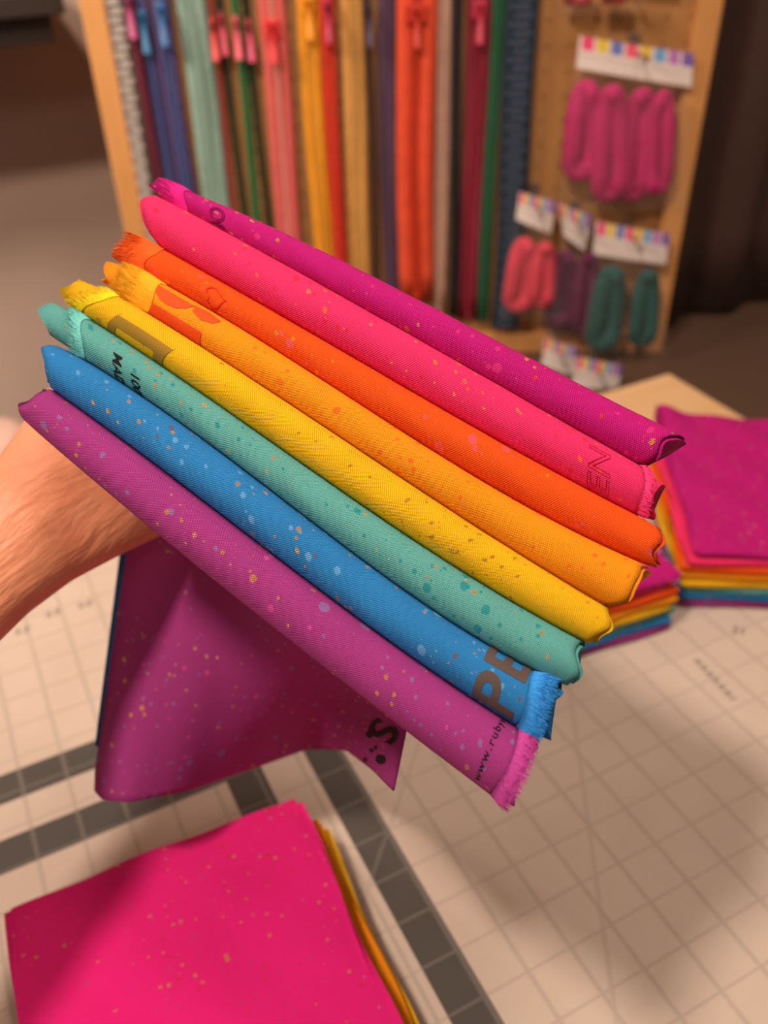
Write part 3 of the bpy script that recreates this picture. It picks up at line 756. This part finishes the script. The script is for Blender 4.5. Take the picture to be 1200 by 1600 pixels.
decal(2, text_mesh('MADE', 0.0050, 0.00008), 183, 583, -H90, I_black)
decal(2, text_mesh('100%', 0.0050, 0.00008), 217, 600, -H90, I_black)
decal(1, poly_mesh([(-.0105, -.00016), (.0105, -.00016), (.0105, .00016), (-.0105, .00016)]), 846, 1110, H90, plain('white_selvage_thread', 'e6e2de', 0.8), 'selvage_thread', off=0.0004)
# heart outline on the orange fold
hp = []
for i in range(48):
    a_ = 2 * math.pi * i / 48; hp.append((16 * math.sin(a_) ** 3 / 16 * 0.0042, (13 * math.cos(a_) - 5 * math.cos(2 * a_) - 2 * math.cos(3 * a_) - math.cos(4 * a_)) / 16 * 0.0042))
bm = bmesh.new(); vi = [bm.verts.new((x * 0.86, y * 0.86, 0)) for x, y in hp]; vo = [bm.verts.new((x, y, 0)) for x, y in hp]
for i in range(48): bm.faces.new((vi[i], vi[(i + 1) % 48], vo[(i + 1) % 48], vo[i]))
hm = bpy.data.meshes.new('heart'); bm.to_mesh(hm); bm.free()
decal(5, hm, 336, 466, H90 * 1.2, I_red, 'printed_heart')
# big letter pieces on the amber fold
decal(4, poly_mesh([(-.0105, -.0028), (.0105, -.0028), (.0105, .0028), (-.0105, .0028)]), 272, 505, 0.0, I_coral, 'printed_block')
decal(4, poly_mesh([(-.0075, 0), (-.006, -.003), (-.003, -.0048), (0, -.0052), (.003, -.0048), (.006, -.003), (.0075, 0)]), 275, 462, 0.0, I_coral, 'printed_block')
decal(4, poly_mesh([(-.005, .001), (-.004, -.0018), (0, -.003), (.004, -.0018), (.005, .001), (0, .002)]), 322, 492, 0.0, I_coral, 'printed_block')
# bracket on the yellow fold
for sx, sy, w_, h_ in ((0, 0, .022, .0046), (-.0095, -.0035, .003, .006), (.0092, -.005, .0038, .009)):
    decal(3, poly_mesh([(sx - w_ / 2, sy - h_ / 2), (sx + w_ / 2, sy - h_ / 2), (sx + w_ / 2, sy + h_ / 2), (sx - w_ / 2, sy + h_ / 2)]), 219, 524, 0.0, I_gold, 'printed_block')
decal(6, text_mesh('EN', 0.012, 0, 0.00011), 938, 735, H90, I_rose, off=0.0002)
decal(7, text_mesh('Of', 0.0078, 0, 0.00014), 338, 338, -H90 * 0.9, I_plum, off=0.0002)

# ---- the loose layers hanging below the bundle
def interp(pts, s):
    P = np.array(pts, float); d = np.concatenate([[0], np.cumsum(np.hypot(*np.diff(P[:, :2], axis=0).T))]); d /= d[-1]
    return np.array([np.interp(s, d, P[:, i]) for i in range(P.shape[1])])
def hanging(name, top, bot, fab, parent, folds, nu=70, nv=40, mat=None):
    G = np.zeros((nu, nv, 3))
    for i in range(nu):
        s_ = i / (nu - 1); A = interp(top, s_); Bq = interp(bot, s_)
        for j in range(nv):
            q = j / (nv - 1); G[i, j] = A + (Bq - A) * q; G[i, j, 2] += folds(s_, q)
    if nu > 30:
        for _ in range(14):
            D = np.pad(G[:, :, 2], ((1, 1), (0, 0)), mode='edge'); G[:, :, 2] = (D[:-2] + D[1:-1] * 2 + D[2:]) / 4
    V = [at(*G[i, j]) for i in range(nu) for j in range(nv)]; uv = [(i / (nu - 1) * 0.15, -j / (nv - 1) * 0.11) for i in range(nu) for j in range(nv)]
    o = mesh(name, V, grid_faces(nu, nv), mat or FAB[fab], parent, True, uv)
    md = o.modifiers.new('cloth_thickness', 'SOLIDIFY'); md.thickness = 0.0008; md.offset = 1
    return V, nu, nv
topP = [(212, 760, .420), (300, 815, .406), (380, 870, .378)]
for q in (0.50, 0.60, 0.69, 0.76):          # the loose layer leaves the bundle along the back edge of the purple fold
    p_ = FOLD[0].pos(q, -math.pi / 2, 0.0, DEEP - 0.001); x_, y_ = project(p_); topP.append((float(x_), float(y_), float((p_ - CAM) @ ROT[2])))
botP = [(148, 1205, .402), (147, 1236, .401), (160, 1250, .398), (200, 1254, .394), (290, 1237, .408), (390, 1203, .448), (480, 1171, .466), (540, 1172, .410), (580, 1202, .345), (614, 1236, .314)]
def fl(s_, q): return 0.004 * q * math.cos(s_ * 17.0 + 0.6) - 0.006 * q * math.exp(-(s_ - 0.30) ** 2 / 0.004)
FV, FNU, FNV = hanging('hanging_layer', topP, botP, 'purple', HELD[0], fl)
topB = [(198, 780, .428), (226, 790, .428)]; botB = [(148, 1165, .410), (160, 1170, .410)]
hanging('hanging_layer', topB, botB, 'blue', HELD[1], lambda s_, q: 0.0, 6, 20, mat=None)
# printing on the hanging corner
nrm = unit(CAM - np.array(FV[-1]))
def flap_decal(me, px, py, d, rot, mat):
    c = at(px, py, d); ex = unit(ROT[0]); ey = unit(-ROT[1]); V = []
    for v in me.vertices:
        x = v.co.x * math.cos(rot) - v.co.y * math.sin(rot); y = v.co.x * math.sin(rot) + v.co.y * math.cos(rot)
        p = c + ex * x + ey * y; qx, qy = project(p); best = None
        V.append((qx, qy))
    # press every point onto the hanging cloth
    pr = np.array(FV); gx, gy = project(pr); gd = (pr - CAM) @ ROT[2]
    out = []
    for qx, qy in V:
        ix = np.argsort((gx - qx) ** 2 + (gy - qy) ** 2)[:12]
        A_ = np.stack([np.ones(12), gx[ix] - qx, gy[ix] - qy], 1); cf = np.linalg.lstsq(A_, gd[ix], rcond=None)[0]
        out.append(at(qx, qy, float(cf[0]) - 0.0018))
    mesh('printed_lettering', out, [tuple(p.vertices) for p in me.polygons], mat, HELD[0], False)
flap_decal(text_mesh('S', 0.0165, 0.0003), 596, 1142, 0.36, math.radians(-120), I_black)
def disc(r): return poly_mesh([(r * math.cos(i * 0.4487), r * math.sin(i * 0.4487)) for i in range(14)])
for px, py, r in ((577, 1147, .0015), (594, 1186, .0019), (570, 1187, .0008), (580, 1172, .0008), (586, 1168, .0007)):
    flap_decal(disc(r), px, py, 0.35, 0, I_black)

# ---------------------------------------------------------------- the hand and forearm holding the bundle
def skin_mat():
    t = NT('skin'); o = t.obj(); c = lin('e59a74')
    ax_ = unit(at(230, 720, 0.385) - at(-10, 900, 0.35)); pv = unit(np.cross(ax_, ROT[2])); dv = np.cross(ax_, pv)
    def along(v, k):
        dt = t.n('ShaderNodeVectorMath', operation='DOT_PRODUCT'); t.l(o, dt.inputs[0]); dt.inputs[1].default_value = tuple(v * k); return dt.outputs['Value']
    cb = t.n('ShaderNodeCombineXYZ'); warp = t.noise(o, 28, 2)
    t.l(along(ax_, 30.0), cb.inputs[0]); t.l(t.math('MULTIPLY_ADD', warp.outputs[0], 2.2, along(pv, 170.0)), cb.inputs[1]); t.l(along(dv, 120.0), cb.inputs[2])
    cre = t.noise(cb.outputs[0], 1.0, 3, 0.55).outputs[0]
    big = t.noise(o, 70, 3); fine = t.noise(o, 900, 3, 0.6)
    h = t.math('ADD', t.math('MULTIPLY', cre, 1.3), t.math('ADD', t.math('MULTIPLY', fine.outputs[0], 0.12), t.math('MULTIPLY', big.outputs[0], 0.5)))
    t.l(t.mix(big.outputs[0], lin('d9805c'), lin('eda27c')), t.b.inputs['Base Color'])
    t.b.inputs['Roughness'].default_value = 0.48; t.b.inputs['Subsurface Weight'].default_value = 0.25
    t.b.inputs['Subsurface Radius'].default_value = (0.006, 0.0025, 0.0012); t.b.inputs['Subsurface Scale'].default_value = 0.6
    t.bump(h, 0.55, 0.0022); return t.m
SEC = [  # upper edge px, lower edge px, depth, half thickness
    ((-330, 1130), (-190, 1260), .300, .026), ((-230, 1010), (-90, 1130), .318, .025), ((-120, 868), (-12, 1014), .338, .023), ((-62, 796), (45, 958), .347, .0205),
    ((-8, 722), (112, 908), .356, .020), ((34, 661), (180, 872), .368, .0185), ((74, 606), (236, 845), .381, .017), ((125, 566), (300, 815), .390, .0155),
    ((190, 545), (370, 780), .394, .014), ((250, 535), (420, 735), .392, .012)]
V = []; Fc = []; n = 24; ARM = []
for u_, l_, d, th in SEC:
    a_ = at(u_[0], u_[1], d); b_ = at(l_[0], l_[1], d); c = (a_ + b_) / 2; ARM.append((c, (a_ - b_) / 2, unit(c - CAM), th))
ext = (ARM[0][0] - ARM[2][0]); ext[2] = max(ext[2], -0.010)
for k_, g_ in ((1.0, 1.08), (2.2, 1.2), (3.6, 1.32), (5.2, 1.4)):     # the forearm goes on towards the elbow
    c, h, dv, th = ARM[0] if k_ == 1.0 else BASE_ARM
    if k_ == 1.0: BASE_ARM = ARM[0]
    ARM.insert(0, (BASE_ARM[0] + ext * k_, h * g_, dv, th * g_))
for c, h, dv, th in ARM:
    for i in range(n):
        q = 2 * math.pi * i / n; x, y = math.cos(q), math.sin(q)
        V.append(c + h * math.copysign(abs(x) ** 0.85, x) + dv * th * math.copysign(abs(y) ** 0.85, y))
Fc += grid_faces(len(ARM), n, 0, True); Fc.append(tuple(range(n))); Fc.append(tuple(range((len(ARM) - 1) * n, len(ARM) * n)))

def backd(px, py, extra): return 1.0 / (ID[0] + ID[1] * px + ID[2] * py) + DEEP * abs(np.dot(NB, ROT[2])) + extra
def chain(pts, rad):
    global V, Fc
    P3 = [at(x, y, backd(x, y, e)) for x, y, e in pts]
    dense = []; rr = []
    for i in range(len(P3) - 1):
        for q in np.linspace(0, 1, 6, endpoint=False): dense.append(P3[i] + (P3[i + 1] - P3[i]) * q); rr.append(rad[i] + (rad[i + 1] - rad[i]) * q)
    dense.append(P3[-1]); rr.append(rad[-1] * 0.9)
    dense.append(P3[-1] + unit(P3[-1] - P3[-2]) * rad[-1] * 0.6); rr.append(rad[-1] * 0.5)
    v, f = tube_geo(dense, rr, 12); b = len(V); V += v; Fc += [tuple(b + x for x in q) for q in f]
chain([(215, 575, .014), (330, 540, .013), (450, 570, .012), (545, 610, .011), (610, 640, .010)], [.0105, .0098, .0092, .0086, .0072])
chain([(245, 630, .014), (375, 625, .013), (500, 665, .012), (600, 715, .011), (668, 750, .010)], [.0105, .0100, .0094, .0088, .0074])
chain([(270, 690, .014), (395, 710, .013), (505, 755, .012), (590, 805, .011), (645, 840, .010)], [.0100, .0095, .0090, .0084, .0070])
chain([(290, 755, .014), (395, 790, .013), (470, 830, .012), (535, 870, .011), (575, 895, .010)], [.0092, .0086, .0080, .0074, .0062])
chain([(120, 630, .027), (190, 550, .017), (270, 490, .012), (340, 465, .011)], [.0115, .0115, .0102, .0080])
me = bpy.data.meshes.new('hand'); me.from_pydata([tuple(v) for v in V], [], Fc)
bm = bmesh.new(); bm.from_mesh(me); bmesh.ops.recalc_face_normals(bm, faces=bm.faces[:]); bm.to_mesh(me); bm.free()
hand = link('person', me, skin_mat())
md = hand.modifiers.new('one_skin', 'REMESH'); md.mode = 'VOXEL'; md.voxel_size = 0.0016; md.use_smooth_shade = True
md = hand.modifiers.new('soften', 'SMOOTH'); md.iterations = 10; md.factor = 0.5
tag(hand, 'bare forearm and hand reaching in from the left, holding the bundle', 'person')
